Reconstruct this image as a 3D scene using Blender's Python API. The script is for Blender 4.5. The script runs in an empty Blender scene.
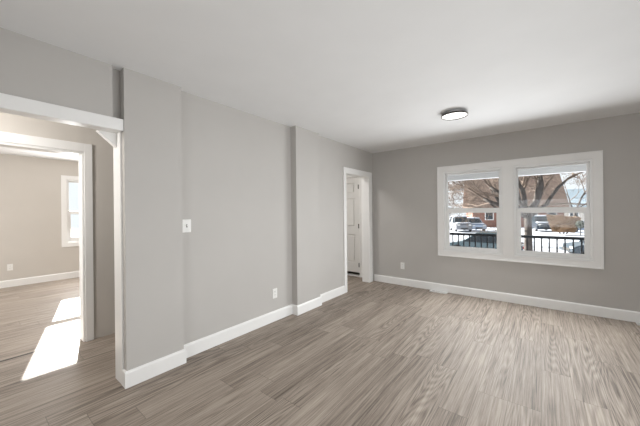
import bpy, bmesh, math, random
from mathutils import Vector, Matrix
random.seed(7)
S = bpy.context.scene
COL = S.collection

# ------------------------------------------------------------------ camera
F_PX, YAW, HC, CY, ROLL = 280.09, 0.66843, 1.32187, 212.17, -0.00995
cy_, sy_ = math.cos(YAW), math.sin(YAW)
FW = Vector((-sy_, cy_, 0)); RT0 = Vector((cy_, sy_, 0)); UP0 = Vector((0, 0, 1))
RT = RT0*math.cos(ROLL) + UP0*math.sin(ROLL)
UP = UP0*math.cos(ROLL) - RT0*math.sin(ROLL)
cam = bpy.data.objects.new('camera', bpy.data.cameras.new('camera'))
COL.objects.link(cam)
M4 = Matrix((RT, UP, -FW)).transposed().to_4x4(); M4.translation = (0, 0, HC)
cam.matrix_world = M4
cam.data.sensor_width = 36.0; cam.data.sensor_fit = 'HORIZONTAL'
cam.data.lens = 36.0*F_PX/640.0
cam.data.shift_y = (CY-213.0)/640.0
cam.data.clip_start = 0.02; cam.data.clip_end = 400
S.camera = cam

# ------------------------------------------------------------------ exposure
S.view_settings.view_transform = 'Standard'
S.view_settings.look = 'None'
S.view_settings.gamma = 1.0
S.view_settings.use_curve_mapping = False
S.view_settings.exposure = 0.14

# ------------------------------------------------------------------ sky, sun, daylight, added fill lamps
world = bpy.data.worlds.new('winter_sky'); S.world = world; world.use_nodes = True
bgn = world.node_tree.nodes['Background']
bgn.inputs['Color'].default_value = (0.90, 0.95, 1.0, 1); bgn.inputs['Strength'].default_value = 0.98

def light(name, kind, loc, direction, energy, color=(1, 1, 1), size=None, size_y=None, angle=None, spread=None):
    d = bpy.data.lights.new(name, kind); d.energy = energy; d.color = color
    if kind == 'AREA':
        d.shape = 'RECTANGLE'; d.size = size; d.size_y = size_y or size
        if spread: d.spread = math.radians(spread)
    if kind == 'SUN': d.angle = math.radians(angle)
    o = bpy.data.objects.new(name, d); COL.objects.link(o); o.location = loc
    o.rotation_euler = Vector(direction).to_track_quat('-Z', 'Y').to_euler()
    return o
light('sun', 'SUN', (-30, 8, 20), (1, -0.238, -0.442), 20, (1.0, 0.95, 0.88), angle=0.5)
light('front_window_daylight', 'AREA', (-0.37, 4.70, 1.22), (0, -1, -0.24), 44, (0.95, 0.98, 1.0), 1.75, 0.85)
light('side_fill', 'AREA', (1.80, 1.90, 1.15), (-1, 0, -0.18), 26, (0.95, 0.98, 1.0), 2.1, 1.1, spread=105)  # added fill for the left wall; no such window is known
light('rear_fill', 'AREA', (0.2, -2.30, 1.1), (0, 1, -0.28), 24, (0.96, 0.98, 1.0), 2.2, 1.2, spread=130)  # added fill from behind the camera to lift the front wall
light('upward_fill', 'AREA', (-0.1, -0.1, 0.12), (0, 0.0, 1), 12.5, (0.96, 0.985, 1.0), 2.8, 4.4)  # added sheet of light low over the floor, brightens the ceiling
light('far_room_fill', 'AREA', (-5.6, -2.3, 1.4), (0, 1, 0), 70, (0.98, 0.98, 0.97), 1.8, 1.4)  # added to brighten the far room, no visible source
light('far_window_daylight', 'AREA', (-7.62, 1.66, 1.40), (1, -0.1, -0.1), 45, (0.98, 0.98, 0.98), 0.65, 1.2)
light('hall_end_fill', 'AREA', (-3.2, 3.4, 2.41), (0, 0.1, -1), 14, (1, 0.985, 0.965), 0.3, 0.3)  # added fill for the panel door; stands for no known fixture
light('hall_near_fill', 'AREA', (-2.9, -0.7, 2.0), (-0.5, 1.0, -0.2), 20, (1, 0.97, 0.93), 0.4, 0.4)  # added to lift the hall wall, no lamp known there

# ------------------------------------------------------------------ materials
def mat(name, color=(0.8, 0.8, 0.8), rough=0.6, metal=0.0, noise=0.0, nscale=8.0, bump=0.0, bscale=200.0, color2=None, emit=0.0, coat=0.0):
    m = bpy.data.materials.new(name); m.use_nodes = True
    nt = m.node_tree; b = nt.nodes['Principled BSDF']
    b.inputs['Base Color'].default_value = (*color, 1)
    b.inputs['Roughness'].default_value = rough; b.inputs['Metallic'].default_value = metal
    if coat: b.inputs['Coat Weight'].default_value = coat
    tc = nt.nodes.new('ShaderNodeTexCoord')
    if noise or color2:
        n = nt.nodes.new('ShaderNodeTexNoise'); n.inputs['Scale'].default_value = nscale; n.inputs['Detail'].default_value = 5
        nt.links.new(tc.outputs['Object'], n.inputs['Vector'])
        r = nt.nodes.new('ShaderNodeValToRGB'); r.color_ramp.elements[0].position = 0.35; r.color_ramp.elements[1].position = 0.65
        c1 = tuple(c*(1-noise) for c in color); c2 = color2 or tuple(min(1, c*(1+noise)) for c in color)
        r.color_ramp.elements[0].color = (*c1, 1); r.color_ramp.elements[1].color = (*c2, 1)
        nt.links.new(n.outputs['Fac'], r.inputs['Fac']); nt.links.new(r.outputs['Color'], b.inputs['Base Color'])
    if bump:
        n = nt.nodes.new('ShaderNodeTexNoise'); n.inputs['Scale'].default_value = bscale; n.inputs['Detail'].default_value = 3
        nt.links.new(tc.outputs['Object'], n.inputs['Vector'])
        bp = nt.nodes.new('ShaderNodeBump'); bp.inputs['Strength'].default_value = bump; bp.inputs['Distance'].default_value = 0.002
        nt.links.new(n.outputs['Fac'], bp.inputs['Height']); nt.links.new(bp.outputs['Normal'], b.inputs['Normal'])
    if emit:
        b.inputs['Emission Color'].default_value = (*color, 1); b.inputs['Emission Strength'].default_value = emit
    return m

def floor_material():
    m = bpy.data.materials.new('vinyl_plank'); m.use_nodes = True
    nt = m.node_tree; N = nt.nodes; L = nt.links; b = N['Principled BSDF']
    def val(x, sock):
        if isinstance(x, (int, float)): sock.default_value = x
        else: L.new(x, sock)
    def ma(op, a, c=0.0, d=None):
        n = N.new('ShaderNodeMath'); n.operation = op; val(a, n.inputs[0]); val(c, n.inputs[1])
        if d is not None: val(d, n.inputs[2])
        return n.outputs[0]
    geo = N.new('ShaderNodeTexCoord'); sep = N.new('ShaderNodeSeparateXYZ'); L.new(geo.outputs['Object'], sep.inputs[0])
    X, Y = sep.outputs[0], sep.outputs[1]
    W, LEN = 0.182, 1.22
    u = ma('DIVIDE', ma('ADD', X, 20.03), W); row = ma('FLOOR', u); fu = ma('FRACT', u)
    wn = N.new('ShaderNodeTexWhiteNoise'); wn.noise_dimensions = '1D'; L.new(row, wn.inputs['W'])
    v = ma('ADD', ma('DIVIDE', ma('ADD', Y, 20.0), LEN), ma('MULTIPLY', wn.outputs['Value'], 7.0))
    idx = ma('FLOOR', v); fv = ma('FRACT', v)
    wn2 = N.new('ShaderNodeTexWhiteNoise'); wn2.noise_dimensions = '2D'
    cb = N.new('ShaderNodeCombineXYZ'); L.new(row, cb.inputs[0]); L.new(idx, cb.inputs[1]); L.new(cb.outputs[0], wn2.inputs['Vector'])
    rnd = wn2.outputs['Value']
    sepc = N.new('ShaderNodeSeparateColor'); L.new(wn2.outputs['Color'], sepc.inputs[0])
    # grain coordinates, shifted per plank
    def vec(sx, sy, off):
        c = N.new('ShaderNodeCombineXYZ')
        L.new(ma('ADD', ma('MULTIPLY', X, sx), ma('MULTIPLY', rnd, off)), c.inputs[0])
        L.new(ma('ADD', ma('MULTIPLY', Y, sy), ma('MULTIPLY', sepc.outputs[1], off)), c.inputs[1])
        L.new(ma('MULTIPLY', rnd, 3.0), c.inputs[2]); return c.outputs[0]
    def noise(vecs, scale, detail, rough=0.55):
        n = N.new('ShaderNodeTexNoise'); n.inputs['Scale'].default_value = scale; n.inputs['Detail'].default_value = detail
        n.inputs['Roughness'].default_value = rough; L.new(vecs, n.inputs['Vector']); return n.outputs['Fac']
    broad = noise(vec(6.5, 0.42, 37.0), 1.0, 1.0)
    fine = noise(vec(120.0, 2.2, 91.0), 1.0, 6, 0.75)
    mid = noise(vec(34.0, 1.0, 53.0), 1.0, 4, 0.65)
    # contour lines of the broad noise are the cathedral grain
    rings = ma('ADD', ma('MULTIPLY', ma('SINE', ma('MULTIPLY', broad, 150.0)), 0.5), 0.5)
    def dev(x, k): return ma('MULTIPLY', ma('SUBTRACT', x, 0.5), k)
    g = ma('ADD', ma('ADD', dev(fine, 1.45), dev(mid, 0.75)), ma('ADD', dev(rnd, 0.13), ma('MULTIPLY', dev(rings, 0.26), sepc.outputs[2])))
    g = ma('ADD', g, 0.645)
    ramp = N.new('ShaderNodeValToRGB'); el = ramp.color_ramp.elements
    el[0].position = 0.30; el[0].color = (0.106, 0.083, 0.066, 1)
    el[1].position = 0.98; el[1].color = (0.47, 0.400, 0.335, 1)
    e = el.new(0.62); e.color = (0.290, 0.240, 0.198, 1)
    L.new(g, ramp.inputs['Fac'])
    # seams
    s1 = ma('LESS_THAN', ma('MINIMUM', fu, ma('SUBTRACT', 1.0, fu)), 0.0085)
    s2 = ma('LESS_THAN', ma('MINIMUM', fv, ma('SUBTRACT', 1.0, fv)), 0.0013)
    seam = ma('MAXIMUM', s1, s2)
    mix = N.new('ShaderNodeMix'); mix.data_type = 'RGBA'; L.new(ma('MULTIPLY', seam, 0.55), mix.inputs['Factor'])
    L.new(ramp.outputs['Color'], mix.inputs['A']); mix.inputs['B'].default_value = (0.06, 0.05, 0.043, 1)
    L.new(mix.outputs['Result'], b.inputs['Base Color'])
    L.new(ma('ADD', ma('MULTIPLY', fine, 0.2), 0.48), b.inputs['Roughness']); b.inputs['Specular IOR Level'].default_value = 0.38
    bp = N.new('ShaderNodeBump'); bp.inputs['Strength'].default_value = 0.18; bp.inputs['Distance'].default_value = 0.0015
    L.new(ma('SUBTRACT', g, ma('MULTIPLY', seam, 2.0)), bp.inputs['Height']); L.new(bp.outputs['Normal'], b.inputs['Normal'])
    return m

def glass_material():
    m = bpy.data.materials.new('window_glass'); m.use_nodes = True
    nt = m.node_tree; nt.nodes.remove(nt.nodes['Principled BSDF']); out = nt.nodes['Material Output']
    t = nt.nodes.new('ShaderNodeBsdfTransparent'); t.inputs['Color'].default_value = (0.985, 0.992, 0.99, 1)
    g = nt.nodes.new('ShaderNodeBsdfGlossy'); g.inputs['Roughness'].default_value = 0.02
    fr = nt.nodes.new('ShaderNodeFresnel'); fr.inputs['IOR'].default_value = 1.25
    mx = nt.nodes.new('ShaderNodeMixShader')
    nt.links.new(fr.outputs[0], mx.inputs[0]); nt.links.new(t.outputs[0], mx.inputs[1]); nt.links.new(g.outputs[0], mx.inputs[2])
    nt.links.new(mx.outputs[0], out.inputs['Surface']); return m

def brick_material(name, c1, c2, mortar, scale, rot=None, bw=0.5, rh=0.25):
    m = bpy.data.materials.new(name); m.use_nodes = True; nt = m.node_tree; b = nt.nodes['Principled BSDF']
    tc = nt.nodes.new('ShaderNodeTexCoord'); mp = nt.nodes.new('ShaderNodeMapping'); mp.inputs['Rotation'].default_value = rot or (math.pi/2, 0, 0)
    br = nt.nodes.new('ShaderNodeTexBrick'); br.inputs['Color1'].default_value = (*c1, 1); br.inputs['Color2'].default_value = (*c2, 1)
    br.inputs['Mortar'].default_value = (*mortar, 1); br.inputs['Scale'].default_value = scale
    br.inputs['Brick Width'].default_value = bw; br.inputs['Row Height'].default_value = rh
    nt.links.new(tc.outputs['Object'], mp.inputs[0]); nt.links.new(mp.outputs[0], br.inputs['Vector']); nt.links.new(br.outputs['Color'], b.inputs['Base Color'])
    b.inputs['Roughness'].default_value = 0.9; return m

WALL = mat('grey_wall_paint', (0.50, 0.478, 0.452), 0.72, noise=0.012, nscale=2.5, bump=0.10, bscale=260)
WALLW = mat('bounce_tinted_wall_paint', (0.60, 0.562, 0.515), 0.72, noise=0.012, nscale=2.5, bump=0.10, bscale=260)  # hall and far room: warm sun bounce put into the wall colour
CEIL = mat('white_ceiling_paint', (0.82, 0.82, 0.818), 0.85, noise=0.01, nscale=3, bump=0.12, bscale=180)
TRIM = mat('white_trim_paint', (0.86, 0.85, 0.83), 0.34, noise=0.01, nscale=6)
VINYL = mat('white_vinyl', (0.87, 0.87, 0.86), 0.30, noise=0.01, nscale=6)
FLOOR = floor_material()
GLASS = glass_material()
SEAM = mat('dark_floor_seam', (0.045, 0.038, 0.033), 0.6, noise=0.1, nscale=30)
DOORP = mat('white_door_paint', (0.80, 0.79, 0.765), 0.4, noise=0.01, nscale=6)
BRONZE = mat('dark_bronze_metal', (0.045, 0.038, 0.032), 0.38, metal=0.7, noise=0.1, nscale=40)
PLATE = mat('white_plastic_plate', (0.84, 0.83, 0.80), 0.32, noise=0.01, nscale=20)
SLOT = mat('dark_slot', (0.03, 0.03, 0.03), 0.6, noise=0.1, nscale=60)
DIFF = mat('frosted_diffuser', (1.0, 0.985, 0.95), 0.5, noise=0.005, nscale=10, emit=1.0)
VENTM = mat('white_vent_metal', (0.84, 0.83, 0.81), 0.35, noise=0.02, nscale=30)
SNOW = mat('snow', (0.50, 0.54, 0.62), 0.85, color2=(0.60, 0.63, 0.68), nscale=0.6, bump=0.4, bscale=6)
PORCHW = mat('white_porch_paint', (0.86, 0.87, 0.87), 0.5, noise=0.01, nscale=5)
DECK = mat('pale_porch_deck', (0.62, 0.62, 0.63), 0.8, noise=0.08, nscale=8)
RAILM = mat('black_railing_metal', (0.018, 0.022, 0.028), 0.4, metal=0.3, noise=0.1, nscale=20)
BARK = mat('grey_brown_bark', (0.040, 0.032, 0.028), 0.9, color2=(0.085, 0.072, 0.064), nscale=9, bump=0.8, bscale=30)
TWIG = mat('tan_twig', (0.115, 0.085, 0.066), 0.9, color2=(0.20, 0.15, 0.118), nscale=3)
TAN = mat('tan_dry_foliage', (0.15, 0.092, 0.052), 0.95, color2=(0.24, 0.152, 0.09), nscale=5)
GREEN = mat('dark_evergreen', (0.016, 0.022, 0.016), 0.9, color2=(0.035, 0.045, 0.03), nscale=8)
BRICK = brick_material('red_brown_brick', (0.20, 0.085, 0.062), (0.27, 0.125, 0.09), (0.30, 0.24, 0.21), 1.6)
SHING = brick_material('brown_shingle', (0.27, 0.19, 0.15), (0.34, 0.25, 0.20), (0.18, 0.13, 0.105), 1.3, rot=(0, 0, 0))
BSHING = brick_material('pale_blue_shingle', (0.36, 0.45, 0.52), (0.42, 0.51, 0.58), (0.30, 0.38, 0.44), 1.3, rot=(0, 0, 0))
SIDING = mat('cream_siding', (0.55, 0.51, 0.46), 0.8, noise=0.03, nscale=2)
HGLASS = mat('house_window_glass', (0.03, 0.04, 0.05), 0.08, noise=0.2, nscale=2)
CARGLASS = mat('car_window_glass', (0.02, 0.028, 0.035), 0.06, noise=0.1, nscale=4)
TYRE = mat('tyre_rubber', (0.02, 0.02, 0.02), 0.8, noise=0.1, nscale=30)
CHROME = mat('wheel_rim_metal', (0.5, 0.5, 0.52), 0.3, metal=0.9, noise=0.05, nscale=10)
CAR_NAVY = mat('navy_car_paint', (0.025, 0.045, 0.065), 0.25, noise=0.05, nscale=2, coat=0.6)
CAR_TEAL = mat('dark_teal_car_paint', (0.035, 0.075, 0.09), 0.25, noise=0.05, nscale=2, coat=0.6)
CAR_BLUE = mat('pale_blue_car_paint', (0.33, 0.40, 0.52), 0.25, noise=0.05, nscale=2, coat=0.6)
CAR_GREY = mat('grey_car_paint', (0.16, 0.17, 0.19), 0.25, noise=0.05, nscale=2, coat=0.6)
LAMPG = mat('headlamp_glass', (0.75, 0.75, 0.72), 0.15, noise=0.02, nscale=10)
TAIL = mat('red_tail_lamp', (0.4, 0.02, 0.02), 0.2, noise=0.05, nscale=10)
PAVE = mat('salted_street', (0.30, 0.31, 0.34), 0.9, color2=(0.45, 0.47, 0.51), nscale=0.5)

# ------------------------------------------------------------------ helpers
def box(bm, x0, x1, y0, y1, z0, z1, bev=0.0):
    r = bmesh.ops.create_cube(bm, size=1.0)
    for v in r['verts']:
        v.co = Vector(((x0+x1)/2+v.co.x*(x1-x0), (y0+y1)/2+v.co.y*(y1-y0), (z0+z1)/2+v.co.z*(z1-z0)))
    if bev:
        es = list({e for v in r['verts'] for e in v.link_edges})
        bmesh.ops.bevel(bm, geom=es, offset=bev, segments=2, affect='EDGES', profile=0.6)
def cyl(bm, p, q, r0, r1=None, n=16, caps=True):
    p, q = Vector(p), Vector(q); r1 = r0 if r1 is None else r1
    M = Matrix.Translation((p+q)/2) @ (q-p).to_track_quat('Z', 'Y').to_matrix().to_4x4()
    bmesh.ops.create_cone(bm, cap_ends=caps, segments=n, radius1=r0, radius2=r1, depth=(q-p).length, matrix=M)
def prism(bm, pts, axis, a, b):
    """extrude a 2-D outline along an axis ('x','y','z') from a to b"""
    def co(p, t):
        return {'x': (t, p[0], p[1]), 'y': (p[0], t, p[1]), 'z': (p[0], p[1], t)}[axis]
    A = [bm.verts.new(co(p, a)) for p in pts]; B = [bm.verts.new(co(p, b)) for p in pts]
    n = len(pts)
    bm.faces.new(A); bm.faces.new(B[::-1])
    for i in range(n): bm.faces.new((A[i], B[i], B[(i+1) % n], A[(i+1) % n]))
def lathe(bm, prof, cx, cy, n=48):
    rings = []
    for r, z in prof:
        if r < 1e-6: rings.append([bm.verts.new((cx, cy, z))])
        else: rings.append([bm.verts.new((cx+r*math.cos(2*math.pi*i/n), cy+r*math.sin(2*math.pi*i/n), z)) for i in range(n)])
    for A, B in zip(rings, rings[1:]):
        for i in range(n):
            a = [A[i % len(A)], A[(i+1) % len(A)], B[(i+1) % len(B)], B[i % len(B)]]
            f = []
            for v in a:
                if v not in f: f.append(v)
            if len(f) >= 3: bm.faces.new(f)
def obj(name, bm, m, parent=None, smooth=False, loc=None):
    bmesh.ops.recalc_face_normals(bm, faces=bm.faces)
    me = bpy.data.meshes.new(name); bm.to_mesh(me); bm.free(); me.materials.append(m)
    if smooth:
        for p in me.polygons: p.use_smooth = True
        try: me.set_sharp_from_angle(angle=math.radians(35))
        except Exception: pass
    o = bpy.data.objects.new(name, me); COL.objects.link(o)
    if parent is not None: o.parent = parent
    elif loc is None: recentre(o)
    if loc is not None: o.location = loc
    return o
def recentre(o):
    vs = [v.co for v in o.data.vertices]
    c = Vector((sum(v.x for v in vs)/len(vs), sum(v.y for v in vs)/len(vs), min(v.z for v in vs)))
    if o.data.materials[0] in (FLOOR,): return
    o.data.transform(Matrix.Translation(-c)); o.location = c
def struct(name, bm, m, parent=None, smooth=False):
    o = obj(name, bm, m, parent, smooth)
    if parent is None: o['kind'] = 'structure'
    return o
def thing(name, label, cat, loc=(0, 0, 0), rotz=0.0, group=None):
    o = bpy.data.objects.new(name, None); COL.objects.link(o); o.empty_display_size = 0.1
    o.location = loc; o.rotation_euler = (0, 0, rotz); o['label'] = label; o['category'] = cat
    if group: o['group'] = group
    return o
def tag(o, label, cat, group=None):
    o['label'] = label; o['category'] = cat
    if group: o['group'] = group
    return o
def dup(root, loc, rotz, label, group=None):
    r = root.copy(); COL.objects.link(r); r.location = loc; r.rotation_euler = (0, 0, rotz); r['label'] = label
    if group: r['group'] = group
    for ch in list(root.children):
        c = ch.copy(); COL.objects.link(c); c.parent = r
        for g in list(ch.children):
            d = g.copy(); COL.objects.link(d); d.parent = c
    return r
NB = bmesh.new
def boxes(name, m, lst, parent=None, st=True, bev=0.0):
    bm = NB()
    for b in lst: box(bm, *b, bev=bev)
    return struct(name, bm, m, parent) if st else obj(name, bm, m, parent)

# ------------------------------------------------------------------ room shell
YB = 4.851                      # front wall, room side
XR, XP, XC, XD, XH = -2.567, -2.490, -2.473, -2.531, -2.516   # left wall planes
XI = -2.67                      # hall side of the left wall
H = 2.44
XE, YR = 1.85, -2.4             # right and rear walls
HX = -3.735; HX2 = -3.87; FX = -7.70
HE = 4.95                       # end of the hall

bm = NB(); box(bm, -7.95, XE+0.15, YR-0.15, 5.75, -0.2, 0.0); struct('floor', bm, FLOOR)
bm = NB(); box(bm, -7.95, XE+0.15, YR-0.15, 5.75, H, H+0.2); struct('ceiling', bm, CEIL)
# front wall with the window opening
wx0, wx1, wz0, wz1 = -1.262, 0.515, 0.665, 1.962
boxes('wall_front', WALL, [(XI+0.0, wx0, YB, 5.0, 0, H), (wx1, XE+0.15, YB, 5.0, 0, H), (wx0, wx1, YB, 5.0, 0, wz0), (wx0, wx1, YB, 5.0, wz1, H)])
# left wall: recessed run, pilaster, chimney breast, doorway, header over the wide opening
boxes('wall_left', WALL, [
    (XI, XR, 0.762, 2.66, 0, H),                    # recessed run
    (XI, XP, 0.755, 1.190, 0, H),                    # pilaster
    (XI, XC, 2.645, 3.120, 0, H),                    # chimney breast
    (XI, XD, 3.10, 3.885, 0, H), (XI, XD, 4.668, YB+0.01, 0, H), (XI, XD, 3.885, 4.668, 1.985, H),   # doorway wall
    (XI, XH, YR, 0.690, 2.035, H), (XI, -2.572, 0.68, 0.756, 2.035, H), (XI, XH, YR, -0.70, 0, 2.04)])
boxes('wall_right', WALL, [(XE, XE+0.15, YR, 1.35, 0, H), (XE, XE+0.15, 3.25, YB, 0, H), (XE, XE+0.15, 1.35, 3.25, 0, 0.6), (XE, XE+0.15, 1.35, 3.25, 1.75, H)])
boxes('wall_rear', WALL, [(XI, -0.9, YR-0.15, YR, 0, H), (1.3, XE+0.15, YR-0.15, YR, 0, H), (-0.9, 1.3, YR-0.15, YR, 0, 0.75), (-0.9, 1.3, YR-0.15, YR, 2.2, H)])
# hall and far room
boxes('wall_hall', WALLW, [(HX2, HX, 0.766, 5.7, 0, H), (HX2, HX, YR, -0.12, 0, H), (HX2, HX, -0.12, 0.766, 1.972, H)])
boxes('wall_hall_end', WALLW, [(-3.735, -3.66, HE, HE+0.1, 0, H), (-2.885, XI, HE, HE+0.1, 0, H), (-3.66, -2.885, HE, HE+0.1, 2.03, H)])
boxes('wall_closet', WALLW, [(-3.70, -2.55, 5.62, 5.70, 0, H), (-2.66, -2.55, 5.05, 5.62, 0, H)])
fy0, fy1, fz0, fz1 = 1.290, 2.02, 0.73, 2.06
boxes('wall_far', WALLW, [(FX-0.15, FX, YR, fy0, 0, H), (FX-0.15, FX, fy1, 2.75, 0, H), (FX-0.15, FX, fy0, fy1, 0, fz0), (FX-0.15, FX, fy0, fy1, fz1, H)])
boxes('wall_far_side', WALLW, [(FX, HX2, 2.60, 2.75, 0, H)])
boxes('wall_far_rear', WALLW, [(FX, -6.5, YR-0.15, YR, 0, H), (-4.7, XI, YR-0.15, YR, 0, H), (-6.5, -4.7, YR-0.15, YR, 0, 0.7), (-6.5, -4.7, YR-0.15, YR, 2.1, H)])

# ------------------------------------------------------------------ baseboards
def base_x(bm, x, y0, y1, h=0.125, t=0.016):      # on a wall facing +x
    prism(bm, [(x, 0.0), (x+t, 0.0), (x+t, h-0.016), (x+t*0.55, h-0.004), (x, h)], 'y', y0, y1)
def base_y(bm, y, x0, x1, h=0.125, t=0.016):      # on a wall facing -y
    prism(bm, [(y, 0.0), (y-t, 0.0), (y-t, h-0.016), (y-t*0.55, h-0.004), (y, h)], 'x', x0, x1)
bm = NB(); base_y(bm, YB, XD+0.018, XE); struct('baseboard_front', bm, TRIM)
bm = NB()
base_x(bm, XP, 0.7400, 1.205); base_y(bm, 0.757, -2.556, XP+0.008)
base_x(bm, XR, 1.19, 2.63)
base_x(bm, XC, 2.6280, 3.136); base_y(bm, 2.645, XR, XC+0.008)
base_x(bm, XD, 3.12, 3.822)
struct('baseboard_left', bm, TRIM)
bm = NB(); base_x(bm, FX, YR, 2.6, 0.13); struct('baseboard_far', bm, TRIM)

# ------------------------------------------------------------------ wide cased opening to the hall
bm = NB()
box(bm, XH-0.005, XH+0.018, -0.70, 0.754, 1.958, 2.046, 0.003)      # head casing
box(bm, -2.605, XH+0.004, -0.70, 0.748, 1.957, 2.034)              # head jamb
struct('trim_1', bm, TRIM)
bm = NB()
box(bm, -2.705, -2.545, 0.742, 0.756, 0.0, 1.958, 0.003)
struct('trim_2', bm, TRIM)
bm = NB()
prism(bm, [(0.618, 1.957), (0.742, 1.957), (0.742, 1.845)], 'x', -2.66, -2.615)
struct('trim_3', bm, TRIM)
# inner doorway from the hall to the far room
bm = NB()
box(bm, HX-0.002, HX+0.018, 0.768, 0.836, 0, 2.060, 0.004)
box(bm, HX-0.002, HX+0.018, -0.24, 0.769, 1.972, 2.060, 0.004)
box(bm, HX-0.002, HX+0.018, -0.24, -0.13, 0, 1.966, 0.004)
box(bm, HX2-0.005, HX-0.0, 0.752, 0.768, 0, 1.972)
box(bm, HX2-0.005, HX-0.0, -0.124, -0.106, 0, 1.972)
box(bm, HX2-0.005, HX-0.0, -0.11, 0.756, 1.950, 1.974)
box(bm, HX2-0.022, HX2-0.004, 0.768, 0.86, 0, 2.05, 0.003); box(bm, HX2-0.022, HX2-0.004, -0.22, 0.80, 1.957, 2.05, 0.003)
struct('trim_4', bm, TRIM)
bm = NB(); box(bm, HX2+0.01, HX2+0.034, -0.106, 0.752, 0.0, 0.0015); struct('trim_5', bm, SEAM)
# doorway near the corner
bm = NB()
box(bm, XD, XD+0.018, 3.820, 3.892, 0, 2.058, 0.004)
box(bm, XD, XD+0.018, 4.660, 4.778, 0, 2.058, 0.004)
box(bm, XD, XD+0.0175, 3.885, 4.668, 1.972, 2.058, 0.004)
box(bm, XI-0.002, XD+0.004, 3.878, 3.893, 0, 1.975)
box(bm, XI-0.002, XD+0.004, 4.658, 4.672, 0, 1.975)
box(bm, XI-0.002, XD+0.004, 3.885, 4.668, 1.965, 1.99)
struct('trim_6', bm, TRIM)
# casing and threshold of the panel door at the end of the hall
bm = NB()
box(bm, -2.892, -2.828, HE-0.018, HE+0.002, 0, 2.12, 0.004)
box(bm, -3.70, -2.89, HE-0.018, HE+0.002, 2.03, 2.12, 0.004)
box(bm, -3.66, -2.885, HE-0.01, HE+0.09, 0, 0.022, 0.004)
struct('trim_7', bm, TRIM)

# ------------------------------------------------------------------ panel door
def panel_door():
    x0, x1, z0, z1 = -3.652, -2.893, 0.084, 2.025
    bm = NB(); box(bm, x0+0.01, x1-0.01, HE+0.024, HE+0.034, z0, z1)
    st, mul = 0.105, 0.10; xm = (x0+x1)/2
    rails = [(z0, z0+0.20), (0.86, 1.01), (1.60, 1.70), (z1-0.11, z1)]
    for a, b in ((x0, x0+st), (xm-mul/2, xm+mul/2), (x1-st, x1)): box(bm, a, b, HE+0.0, HE+0.046, z0, z1, 0.003)
    for a, b in rails: box(bm, x0+0.01, x1-0.01, HE+0.0005, HE+0.0455, a, b, 0.003)
    for (a, b) in ((z0+0.20, 0.86), (1.01, 1.60), (1.70, z1-0.11)):
        for (c, d) in ((x0+st, xm-mul/2), (xm+mul/2, x1-st)):
            box(bm, c+0.03, d-0.03, HE+0.003, HE+0.03, a+0.03, b-0.03, 0.008)
    d = struct('door_1', bm, DOORP)
    off = d.location
    for z in (0.24, 1.03, 1.83):
        bm = NB(); cyl(bm, (x1+0.002, HE-0.006, z-0.045), (x1+0.002, HE-0.006, z+0.045), 0.0075, n=10)
        box(bm, x1-0.028, x1+0.0, HE-0.003, HE+0.001, z-0.044, z+0.044)
        for v in bm.verts: v.co -= off
        obj('hinge', bm, BRONZE, d)['label'] = 'dark bronze hinge'
    bm = NB(); cyl(bm, (x0+0.065, HE+0.0, 0.95), (x0+0.065, HE-0.035, 0.95), 0.012); bmesh.ops.create_uvsphere(bm, u_segments=16, v_segments=10, radius=0.028, matrix=Matrix.Translation((x0+0.065, HE-0.05, 0.95)))
    for v in bm.verts: v.co -= off
    obj('door_knob', bm, BRONZE, d, True)
panel_door()

# ------------------------------------------------------------------ windows
def frame_ring(bm, u0, u1, z0, z1, w, d0, d1, place, bev=0.003, wb=None, wt=None):
    wb = wb or w; wt = wt or w
    for (a, b, c, e) in ((u0, u0+w, z0, z1), (u1-w, u1, z0, z1), (u0+w-0.001, u1-w+0.001, z0, z0+wb), (u0+w-0.001, u1-w+0.001, z1-wt, z1)):
        place(bm, a, b, d0, d1, c, e, bev)
def on_front(bm, u0, u1, d0, d1, z0, z1, bev): box(bm, u0, u1, YB+d0, YB+d1, z0, z1, bev)
def on_far(bm, u0, u1, d0, d1, z0, z1, bev): box(bm, FX-d1, FX-d0, u0, u1, z0, z1, bev)
def hung_window(name, u0, u1, z0, z1, zm, place, lf, uf, wb=0.055):
    """a double-hung unit: frame, upper sash (outer track) and lower sash (inner track), each with its pane"""
    bm = NB(); frame_ring(bm, u0, u1, z0, z1, 0.034, 0.0, 0.14, place)
    w = struct(name, bm, VINYL); off = w.location.copy()
    def ch(nm, bm2, m, par):
        for v in bm2.verts: v.co -= off
        return obj(nm, bm2, m, par)
    a, b = u0+0.030, u1-0.030
    bm = NB(); frame_ring(bm, a, b, zm-0.01, z1-0.03, uf, 0.075, 0.11, place, wb=0.05)
    s = ch('upper_sash', bm, VINYL, w)
    bm = NB(); place(bm, a+uf-0.004, b-uf+0.004, 0.090, 0.094, zm+0.03, z1-0.03-uf+0.004, 0); ch('glass_pane', bm, GLASS, s)
    bm = NB(); frame_ring(bm, a, b, z0+0.03, zm+0.035, lf, 0.028, 0.066, place, wb=wb, wt=0.068)
    s = ch('lower_sash', bm, VINYL, w)
    bm = NB(); place(bm, a+lf-0.004, b-lf+0.004, 0.044, 0.048, z0+0.025+wb, zm-0.03, 0); ch('glass_pane', bm, GLASS, s)
    bm = NB(); um = (u0+u1)/2; place(bm, um-0.03, um+0.03, 0.014, 0.030, zm+0.018, zm+0.034, 0.003); ch('sash_lock', bm, VINYL, w)
    return w
hung_window('window_1', wx0, -0.436, wz0, wz1, 1.322, on_front, 0.055, 0.026)
hung_window('window_2', -0.312, wx1, wz0, wz1, 1.316, on_front, 0.055, 0.026)
bm = NB(); box(bm, -0.438, -0.310, YB-0.004, YB+0.14, wz0, wz1); struct('trim_8', bm, TRIM)
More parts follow.
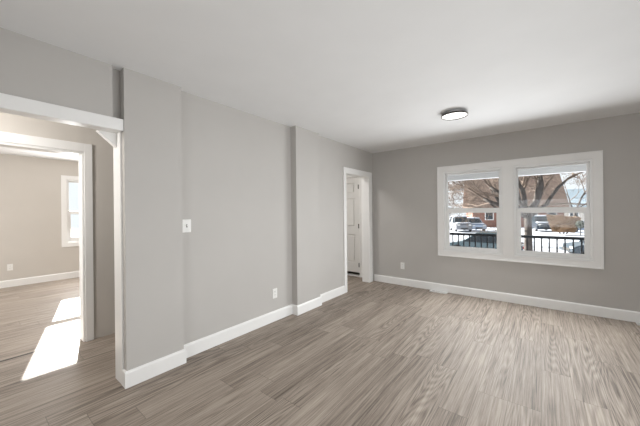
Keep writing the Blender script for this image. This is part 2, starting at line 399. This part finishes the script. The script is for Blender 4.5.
# casing round the pair
bm = NB()
o0, o1, p0, p1 = -1.342, 0.594, 0.590, 2.042
for (a, b, c, d) in ((o0, wx0+0.008, p0, p1), (wx1-0.008, o1, p0, p1), (wx0, wx1, p0, wz0+0.008), (wx0, wx1, wz1-0.008, p1), (-0.444, -0.306, wz0, wz1)):
    box(bm, a, b, YB-0.016, YB+0.001, c, d, 0.003)
for (a, b, c, d) in ((o0-0.004, o0+0.016, p0-0.004, p1+0.004), (o1-0.016, o1+0.004, p0-0.004, p1+0.004), (o0, o1, p0-0.004, p0+0.016), (o0, o1, p1-0.016, p1+0.004)):
    box(bm, a, b, YB-0.024, YB+0.001, c, d, 0.004)
struct('trim_9', bm, TRIM)
def on_right(bm, u0, u1, d0, d1, z0, z1, bev): box(bm, XE+d0, XE+d1, u0, u1, z0, z1, bev)
def on_rear(bm, u0, u1, d0, d1, z0, z1, bev): box(bm, u0, u1, YR-d1, YR-d0, z0, z1, bev)
hung_window('window_4', 1.35, 2.30, 0.6, 1.75, 1.18, on_right, 0.055, 0.026)  # unseen pair of windows, added to go with the side fill
hung_window('window_5', 2.30, 3.25, 0.6, 1.75, 1.18, on_right, 0.055, 0.026)
hung_window('window_6', -0.9, 0.2, 0.75, 2.2, 1.48, on_rear, 0.055, 0.026)  # unseen pair behind the camera, added for the rear fill
hung_window('window_7', 0.2, 1.3, 0.75, 2.2, 1.48, on_rear, 0.055, 0.026)
# far room window
hung_window('window_3', fy0, fy1, fz0, fz1, 1.36, on_far, 0.050, 0.030, 0.09)
bm = NB()
for (a, b, c, d) in ((fy0-0.075, fy0+0.008, fz0-0.075, fz1+0.07), (fy1-0.008, fy1+0.075, fz0-0.075, fz1+0.07), (fy0, fy1, fz0-0.075, fz0+0.008), (fy0, fy1, fz1-0.008, fz1+0.07)):
    box(bm, FX-0.001, FX+0.016, a, b, c, d, 0.003)
struct('trim_10', bm, TRIM)

# ------------------------------------------------------------------ fittings
def outlet(name, label, loc, rotz, grp):
    """duplex outlet; local front is -y"""
    t = thing(name, label, 'outlet', loc, rotz, grp)
    bm = NB(); box(bm, -0.036, 0.036, -0.006, 0.0, -0.059, 0.059, 0.0025); obj('cover_plate', bm, PLATE, t)
    for z in (-0.02, 0.02):
        bm = NB(); cyl(bm, (0, -0.0085, z), (0, -0.005, z), 0.0165, n=20); o = obj('receptacle', bm, PLATE, t)
        bm = NB()
        for x in (-0.006, 0.006): box(bm, x-0.0012, x+0.0012, -0.0092, -0.008, z-0.001, z+0.008)
        cyl(bm, (0, -0.0092, z-0.009), (0, -0.008, z-0.009), 0.0022, n=8)
        obj('slot', bm, SLOT, o)
    bm = NB(); cyl(bm, (0, -0.0085, 0), (0, -0.005, 0), 0.003, n=10); obj('screw', bm, PLATE, t)
    return t
g = 'white wall outlets'
o1_ = outlet('wall_outlet', 'white outlet low on the grey wall between the corner doorway and the double window', (-1.958, YB, 0.347), 0, g)
dup(o1_, (XR, 2.341, 0.335), math.pi/2, 'white outlet low on the long grey wall left of the chimney breast', g)
dup(o1_, (FX, 0.505, 0.362), math.pi/2, 'white outlet low on the beige wall of the far room seen through the doorways', g)
t = thing('light_switch', 'white toggle light switch on the grey wall beside the pilaster', 'switch', (XR, 1.262, 1.208), math.pi/2)
bm = NB(); box(bm, -0.040, 0.040, -0.007, 0.0, -0.060, 0.060, 0.003); obj('cover_plate', bm, PLATE, t)
bm = NB(); box(bm, -0.0055, 0.0055, -0.009, -0.0068, -0.013, 0.013); s = obj('toggle_slot', bm, SLOT, t)
bm = NB(); prism(bm, [(-0.0072, -0.006), (-0.018, 0.004), (-0.018, 0.010), (-0.0072, 0.008)], 'x', -0.004, 0.004); obj('toggle', bm, PLATE, s)
for z in (-0.042, 0.042):
    bm = NB(); cyl(bm, (0, -0.009, z), (0, -0.006, z), 0.003, n=10); obj('screw', bm, PLATE, t)

def register(label, cx, cyy, grp, w=0.29, d=0.105):
    t = thing('floor_vent', label, 'vent', (cx, cyy, 0), 0, grp)
    bm = NB()
    box(bm, -w/2, w/2, -d/2, -d/2+0.018, 0, 0.009, 0.002); box(bm, -w/2, w/2, d/2-0.018, d/2, 0, 0.009, 0.002)
    box(bm, -w/2, -w/2+0.018, -d/2, d/2, 0, 0.009, 0.002); box(bm, w/2-0.018, w/2, -d/2, d/2, 0, 0.009, 0.002)
    obj('vent_frame', bm, VENTM, t)
    bm = NB(); box(bm, -w/2+0.01, w/2-0.01, -d/2+0.01, d/2-0.01, 0, 0.002); obj('vent_well', bm, SLOT, t)
    bm = NB(); n = 15
    for i in range(n):
        x = -w/2+0.02+(w-0.04)*(i+0.5)/n
        prism(bm, [(x-0.006, 0.003), (x-0.003, 0.003), (x+0.006, 0.0085), (x+0.003, 0.0085)], 'y', -d/2+0.012, d/2-0.012)
    box(bm, -w/2+0.012, w/2-0.012, -0.004, 0.004, 0.002, 0.0088)
    obj('louvers', bm, VENTM, t)
    return t
register('white floor vent in front of the baseboard left of the double window', -1.325, 4.778, 'white floor vents', 0.265)
register('white floor vent at the right edge of the photo against the baseboard', 0.995, 4.765, 'white floor vents')

t = thing('ceiling_light', 'round flush ceiling light with dark rim and white diffuser', 'ceiling light', (-0.765, 3.45, 0))
bm = NB(); lathe(bm, [(0, 2.44), (0.085, 2.44), (0.085, 2.412), (0, 2.412)], 0, 0); obj('mounting_base', bm, VENTM, t, True)
bm = NB(); lathe(bm, [(0.0, 2.4135), (0.134, 2.4135), (0.1375, 2.411), (0.1375, 2.396), (0.135, 2.394), (0.1315, 2.396), (0.1315, 2.406), (0, 2.406)], 0, 0); obj('rim', bm, BRONZE, t, True)
bm = NB(); lathe(bm, [(0.1312, 2.4055), (0.1312, 2.402), (0.12, 2.4005), (0, 2.400)], 0, 0); obj('diffuser', bm, DIFF, t, True)

# ------------------------------------------------------------------ porch
def at(px, py, depth):
    """world point seen in the photograph at (px, py) and standing `depth` metres in front of the lens"""
    return Vector((0, 0, HC)) + (FW + RT*((px-320)/F_PX) - UP*((py-CY)/F_PX))*depth
PY = 6.5
boxes('porch_floor', DECK, [(-4.2, 3.2, 5.0, PY+0.25, -0.35, -0.06)])
boxes('porch_ceiling', PORCHW, [(-4.2, 3.2, 5.0, PY+0.3, 2.30, 2.42), (-4.2, 3.2, PY-0.06, PY+0.10, 1.970, 2.31)])
boxes('wall_sun_block', SIDING, [(-4.3, -4.2, 5.0, PY+0.1, -0.35, 2.35)])  # unseen wall added to keep the low sun off the sashes
boxes('porch_roof', SHING, [(-4.4, 3.4, 4.9, PY+0.6, 2.45, 2.62)])
boxes('wall_outside', SIDING, [(-4.2, XI-0.01, 5.72, 5.8, -0.35, 2.42)])
t = thing('porch_railing', 'black metal porch railing with thin balusters outside the double window', 'railing', (-0.4, PY, -0.06))
bm = NB(); box(bm, -3.6, 3.5, -0.025, 0.025, 0.862, 0.912, 0.006); obj('top_rail', bm, RAILM, t)
bm = NB(); box(bm, -3.6, 3.5, -0.02, 0.02, 0.09, 0.125, 0.004); obj('bottom_rail', bm, RAILM, t)
n = 0
first = None
for i in range(62):
    x = -3.45+i*0.107
    if first is None:
        bm = NB(); box(bm, -0.0105, 0.0105, -0.0105, 0.0105, 0.12, 0.87); first = obj('baluster', bm, RAILM, t); first.location = (x, 0, 0)
    else:
        c = first.copy(); COL.objects.link(c); c.parent = t; c.location = (x, 0, 0)
for x in (-3.6, 3.5):
    bm = NB(); box(bm, x-0.04, x+0.04, -0.04, 0.04, 0, 0.98, 0.005); obj('post', bm, RAILM, t)

# ------------------------------------------------------------------ street and yard
GZ = -1.6
bm = NB()
nx, ny = 70, 60
grid = [[None]*(ny+1) for _ in range(nx+1)]
for i in range(nx+1):
    for j in range(ny+1):
        x = -75+i*(150/nx); y = 5.8+j*(130/ny)
        z = GZ+0.05*math.sin(x*0.9+y*0.5)+0.05*math.sin(y*0.7-x*0.35)
        if y < 14: z += 0.75*max(0, min(1, (14-y)/7))
        grid[i][j] = bm.verts.new((x, y, z))
for i in range(nx):
    for j in range(ny): bm.faces.new((grid[i][j], grid[i+1][j], grid[i+1][j+1], grid[i][j+1]))
gr = struct('ground', bm, SNOW, None, True)
boxes('street', PAVE, [(-75, 75, 21.5, 27.5, GZ-0.2, GZ+0.09)])

# cars: local x is the length (front at +x), y the width
def car(label, loc, rotz, paint, L=4.5, W=1.8, Ht=1.45, suv=False, snow=False):
    t = thing('car', label, 'car', loc, rotz, 'cars parked outside the front windows')
    h0 = 0.28; hb = Ht*0.60 if suv else Ht*0.58
    a = L/2
    body = [(-a, h0+0.1), (-a+0.06, hb-0.02), (-a+0.25, hb+0.02), (a*0.42, hb+0.02), (a-0.22, hb-0.12), (a, hb-0.28), (a, h0+0.06), (a-0.15, h0), (-a+0.15, h0)]
    bm = NB(); prism(bm, body, 'y', -W/2, W/2)
    bmesh.ops.bevel(bm, geom=list(bm.edges), offset=0.05, segments=2, affect='EDGES'); obj('body', bm, paint, t, True)
    r0, r1, r2, r3 = ((-a+0.06, -a+0.28, a*0.12, a*0.46) if suv else (-a*0.80, -a*0.45, a*0.12, a*0.50))
    w1 = W/2-0.05; w2 = W/2-0.22
    def cab(bm, x0, x1, x2, x3, wa, wb, z0, z1):
        lo = [bm.verts.new(p) for p in ((x0, -wa, z0), (x3, -wa, z0), (x3, wa, z0), (x0, wa, z0))]
        hi = [bm.verts.new(p) for p in ((x1, -wb, z1), (x2, -wb, z1), (x2, wb, z1), (x1, wb, z1))]
        bm.faces.new(lo[::-1]); bm.faces.new(hi)
        for i in range(4): bm.faces.new((lo[i], lo[(i+1) % 4], hi[(i+1) % 4], hi[i]))
    bm = NB(); cab(bm, r0, r1, r2, r3, w1, w2, hb, Ht-0.03); obj('windows', bm, CARGLASS, t)
    bm = NB(); box(bm, r1-0.04, r2+0.04, -w2-0.03, w2+0.03, Ht-0.05, Ht, 0.02)
    for sx in (-1, 1):
        for (xa, xb) in ((r0, r1), (r3, r2), ((r0+r3)/2, (r1+r2)/2)):
            cyl(bm, (xa, sx*w1, hb), (xb, sx*w2, Ht-0.03), 0.04, n=6)
    obj('roof', bm, paint, t)
    for x in (-a*0.62, a*0.64):
        for sx in (-1, 1):
            bm = NB(); cyl(bm, (x, sx*(W/2-0.2), 0.33), (x, sx*(W/2+0.01), 0.33), 0.33, n=20); wl = obj('wheel', bm, TYRE, t, True)
            bm = NB(); cyl(bm, (x, sx*(W/2), 0.33), (x, sx*(W/2+0.02), 0.33), 0.20, n=14); obj('wheel_rim', bm, CHROME, wl)
    for sx in (-1, 1):
        bm = NB(); box(bm, a-0.06, a+0.012, sx*(W/2-0.3)-0.17, sx*(W/2-0.3)+0.17, hb-0.32, hb-0.19, 0.02); obj('headlamp', bm, LAMPG, t)
        bm = NB(); box(bm, -a-0.012, -a+0.06, sx*(W/2-0.25)-0.13, sx*(W/2-0.25)+0.13, hb-0.25, hb-0.10, 0.02); obj('tail_lamp', bm, TAIL, t)
    bm = NB(); box(bm, a-0.03, a+0.015, -0.45, 0.45, h0+0.10, h0+0.28, 0.01); obj('grille', bm, SLOT, t)
    if snow:
        bm = NB(); box(bm, r1-0.02, r2+0.02, -w2-0.02, w2+0.02, Ht-0.005, Ht+0.13, 0.05)
        obj('roof_snow', bm, SNOW, t)
        bm = NB(); box(bm, a*0.50, a-0.25, -W/2+0.15, W/2-0.15, hb-0.06, hb+0.07, 0.05); obj('hood_snow', bm, SNOW, t)
    return t
def gpos(px, depth, z=GZ+0.05): p = at(px, 212, depth); return (p.x, p.y, z)
R = math.radians
car('dark teal car just behind the railing in the left window pane', gpos(484, 18.5, GZ), R(176), CAR_TEAL, 4.4, 1.75, 1.50)
car('pale blue snow dusted vehicle beside the brick house in the left window pane', gpos(473, 41), R(-62), CAR_BLUE, 4.6, 1.95, 1.75, True, True)
car('grey van under a thick snow cap at the far left of the left window pane', gpos(460, 40), R(-65), CAR_GREY, 4.6, 2.0, 2.0, True, True)
car('dark navy van with a snowy roof left of the tan bush', gpos(541, 39), R(-75), CAR_NAVY, 4.6, 2.1, 2.0, True, True)
car('dark navy car at the lower right corner of the right window pane', gpos(609, 17.0, GZ), R(200), CAR_NAVY, 4.3, 1.8, 1.5)
car('pale blue car parked right of the tan bush', gpos(588, 36), R(185), CAR_BLUE, 4.4, 1.8, 1.45, False, True)

# brick house across the street
def house(label, c, w, d, hw, ridge, rotz, wallm, roofm, wins, over=0.5, wing=None):
    t = thing('house', label, 'house', c, rotz, 'houses across the street')
    bm = NB(); box(bm, -w/2, w/2, 0, d, 0, hw)
    obj('walls', bm, wallm, t)
    bm = NB()
    prism(bm, [(-over, hw-0.1), (d/2, ridge), (d+over, hw-0.1), (d+over, hw+0.12), (d/2, ridge+0.25), (-over, hw+0.12)], 'x', -w/2-over, w/2+over)
    obj('roof', bm, roofm, t)
    for (x, z, ww, hh) in wins:
        bm = NB(); box(bm, x-ww/2-0.12, x+ww/2+0.12, -0.08, 0.05, z-0.12, z+hh+0.12, 0.01); f = obj('window', bm, VINYL, t)
        bm = NB(); box(bm, x-ww/2, x+ww/2, -0.10, -0.02, z, z+hh); obj('pane', bm, HGLASS, f)
    return t
pc = at(516, 212, 48)
hb = house('red brown brick house with tall brown roof behind the bare tree', (pc.x, pc.y, GZ), 13.2, 9, 3.1, 11.0, 0.30, BRICK, SHING,
      [(-4.0, 1.35, 1.1, 1.35), (-1.6, 1.35, 1.5, 1.4), (2.2, 1.35, 1.5, 1.4), (5.0, 1.35, 1.0, 1.4)], 0.6)
bm = NB(); box(bm, -0.5, 0.5, -0.06, 0.04, 0.0, 2.1, 0.01); obj('front_door', bm, DOORP, hb)
bm = NB(); box(bm, -4.0, -3.0, 3.6, 4.6, 6.0, 11.6); obj('chimney', bm, BRICK, hb)
pc = at(604, 212, 52)
house('cream sided house with pale blue grey roof at the right of the right window pane', (pc.x, pc.y, GZ), 11.5, 8, 2.9, 6.9, 0.1, SIDING, BSHING,
      [(-4.2, 1.0, 1.2, 1.3), (-1.5, 1.0, 1.6, 1.3), (2.5, 1.0, 1.6, 1.3)], 0.5)

# trees
class Tubes:
    def __init__(self): self.v, self.f = [], []
    def run(self, pts, n):
        """one tapered tube through (point, radius) pairs"""
        base = len(self.v); k = len(pts)
        for i, (p, r) in enumerate(pts):
            d = (pts[min(i+1, k-1)][0]-pts[max(i-1, 0)][0]).normalized()
            u = d.orthogonal().normalized() if i == 0 else (self.u-d*self.u.dot(d)).normalized()
            self.u = u; w = d.cross(u)
            for j in range(n):
                a = 2*math.pi*j/n; self.v.append(p+u*(r*math.cos(a))+w*(r*math.sin(a)))
        for i in range(k-1):
            for j in range(n):
                a, b = base+i*n+j, base+i*n+(j+1) % n
                self.f.append((a, b, b+n, a+n))
        self.f.append(tuple(range(base+n*(k-1), base+n*k)))
    def build(self, name, m, parent):
        me = bpy.data.meshes.new(name); me.from_pydata(self.v, [], self.f); me.materials.append(m)
        for p in me.polygons: p.use_smooth = True
        o = bpy.data.objects.new(name, me); COL.objects.link(o); o.parent = parent; return o
def branch(bt, bb, p, d, length, r, lvl, maxl, rnd, up, spread):
    segs = 5 if lvl < 3 else 3
    pts = [(p, r)]; q = p.copy(); dd = d.copy(); ds = [dd]
    wob = 0.10 if lvl == 0 else 0.16
    for s in range(segs):
        dd = (dd + Vector((rnd.gauss(0, wob), rnd.gauss(0, wob), rnd.gauss(0, wob*0.7)+0.03*up))).normalized()
        q = q + dd*(length/segs); pts.append((q.copy(), r*(1-0.42*(s+1)/segs))); ds.append(dd)
    (bt if lvl <= 1 else bb).run(pts, 8 if lvl <= 1 else (5 if lvl <= 3 else 3))
    if lvl >= maxl: return
    for k in range(2 if lvl < 1 else 3 if lvl < maxl-1 else 4):
        i = segs if k == 0 else rnd.randint(2, segs)
        base, rb = pts[i]; e = ds[i]
        ax = Vector((rnd.gauss(0, 1), rnd.gauss(0, 1), rnd.gauss(0, 0.6))); ax = (ax-e*ax.dot(e)).normalized()
        ang = spread*(0.45 if k == 0 else rnd.uniform(0.7, 1.4))
        nd = (e*math.cos(ang)+ax*math.sin(ang)+Vector((0, 0, up*0.25))).normalized()
        branch(bt, bb, base, nd, length*rnd.uniform(0.62, 0.86), max(0.011, rb*(0.86 if k == 0 else 0.66)), lvl+1, maxl, rnd, up, spread)
def tree(name, label, loc, trunk_h, trunk_r, stems, seed, maxl=6, up=0.25, spread=0.55, twig=TWIG):
    rnd = random.Random(seed)
    t = thing(name, label, 'tree', loc, 0, 'bare winter trees')
    bt, bb = Tubes(), Tubes(); top = Vector((0, 0, trunk_h))
    bt.run([(Vector((0, 0, -0.15)), trunk_r*1.5), (Vector((0, 0, 0.15)), trunk_r*1.15), (top*0.6, trunk_r), (top+Vector((0, 0, 0.15)), trunk_r*0.9)], 12)
    for (d, L, r) in stems: branch(bt, bb, top.copy(), Vector(d).normalized(), L, r, 1, maxl, rnd, up, spread)
    bt.build('trunk', BARK, t); bb.build('branches', twig, t)
    return t
tree('bare_tree', 'large bare tree spreading its limbs behind the bar between the two windows', gpos(528, 14.0, GZ), 2.55, 0.17,
     [((-0.95, -0.45, 0.62), 2.2, 0.13), ((-0.62, -0.3, 0.9), 2.3, 0.12), ((-0.25, 0, 1), 2.3, 0.13), ((0.25, 0.25, 0.9), 2.2, 0.16), ((0.5, 0.4, 1.0), 2.3, 0.13), ((0.72, 0.55, 0.62), 2.8, 0.11), ((-0.8, -0.1, 0.75), 2.6, 0.10), ((-0.45, -0.4, 1.0), 2.5, 0.10)], 11, 7)
tree('bare_tree', 'bare brown tree leaning its dense twigs to the left across the left window pane', gpos(503, 27.0), 2.6, 0.2,
     [((0.1, 0, 1), 2.4, 0.14), ((-0.7, -0.1, 0.8), 2.0, 0.11), ((-1.0, -0.3, 0.35), 1.9, 0.10), ((-0.4, -0.3, 0.9), 2.2, 0.11)], 5, 7, 0.15, 0.66)
tree('bare_tree', 'bare tan tree standing behind the tan bush in the right window pane', gpos(575, 38.0), 2.6, 0.2,
     [((0.05, 0, 1), 2.8, 0.14), ((0.5, 0.1, 0.9), 2.6, 0.11), ((-0.5, 0.1, 0.9), 2.6, 0.11)], 23, 6, 0.15, 0.66)
tree('bare_tree', 'low brushy bare tree at the far left edge of the left window pane', gpos(434, 47.0), 1.6, 0.2,
     [((0.4, 0.3, 1), 1.15, 0.11), ((-0.4, -0.2, 1), 1.15, 0.10), ((0.8, 0.5, 0.6), 1.2, 0.09)], 31, 6, 0.1, 0.7)
# tan clipped bush: flaring block of dry leaves
def leafy(bm, pts_fn, n, size, rnd):
    for _ in range(n):
        p = pts_fn(rnd); a = Vector((rnd.gauss(0, 1), rnd.gauss(0, 1), rnd.gauss(0, 1))).normalized(); b = a.orthogonal().normalized()*size*rnd.uniform(0.6, 1.3); c = a.cross(b)
        vs = [bm.verts.new(p+b), bm.verts.new(p+c*0.6), bm.verts.new(p-b), bm.verts.new(p-c*0.6)]
        bm.faces.new(vs)
p = gpos(563, 33.0)
t = thing('bush', 'tan dry bush flaring wider to its top, across the street in the right window pane', 'bush', p, -0.04)
bm = NB()
lo = [bm.verts.new((sx*0.95, sy*0.8, 0.30)) for sx, sy in ((-1, -1), (1, -1), (1, 1), (-1, 1))]
hi = [bm.verts.new((sx*1.52, sy*1.0, z)) for (sx, sy), z in zip(((-1, -1), (1, -1), (1, 1), (-1, 1)), (2.3, 1.95, 1.95, 2.3))]
bm.faces.new(lo[::-1]); bm.faces.new(hi)
for i in range(4): bm.faces.new((lo[i], lo[(i+1) % 4], hi[(i+1) % 4], hi[i]))
bmesh.ops.subdivide_edges(bm, edges=list(bm.edges), cuts=6, use_grid_fill=True)
rn = random.Random(3)
for v in bm.verts: v.co += Vector((rn.uniform(-1, 1), rn.uniform(-1, 1), rn.uniform(-1, 1)))*0.09
def inb(r):
    h = r.random(); w = 0.95+0.5*h
    s = r.choice((0, 1, 2)); x = r.uniform(-w, w); y = -0.82-0.2*h if s < 2 else r.uniform(-1, 1)
    return Vector((x, y, 0.35+1.75*h))
leafy(bm, inb, 500, 0.09, rn)
obj('foliage', bm, TAN, t)
bm = NB()
for x in (-0.5, 0.1, 0.55): cyl(bm, (x*0.5, 0, 0), (x, 0, 0.6), 0.07, 0.05, 8)
obj('stem', bm, BARK, t)
p = gpos(580.5, 31.0)
t = thing('ball_shrub', 'small dark ball shrub on a thin stem right of the tan bush', 'shrub', p)
bm = NB(); bmesh.ops.create_icosphere(bm, subdivisions=3, radius=0.42, matrix=Matrix.Translation((0, 0, 1.22)))
for v in bm.verts: v.co += Vector((rn.uniform(-1, 1), rn.uniform(-1, 1), rn.uniform(-1, 1)))*0.05
obj('foliage', bm, GREEN, t)
bm = NB(); cyl(bm, (0, 0, 0), (0, 0, 0.95), 0.05, 0.035, 8); obj('stem', bm, BARK, t)
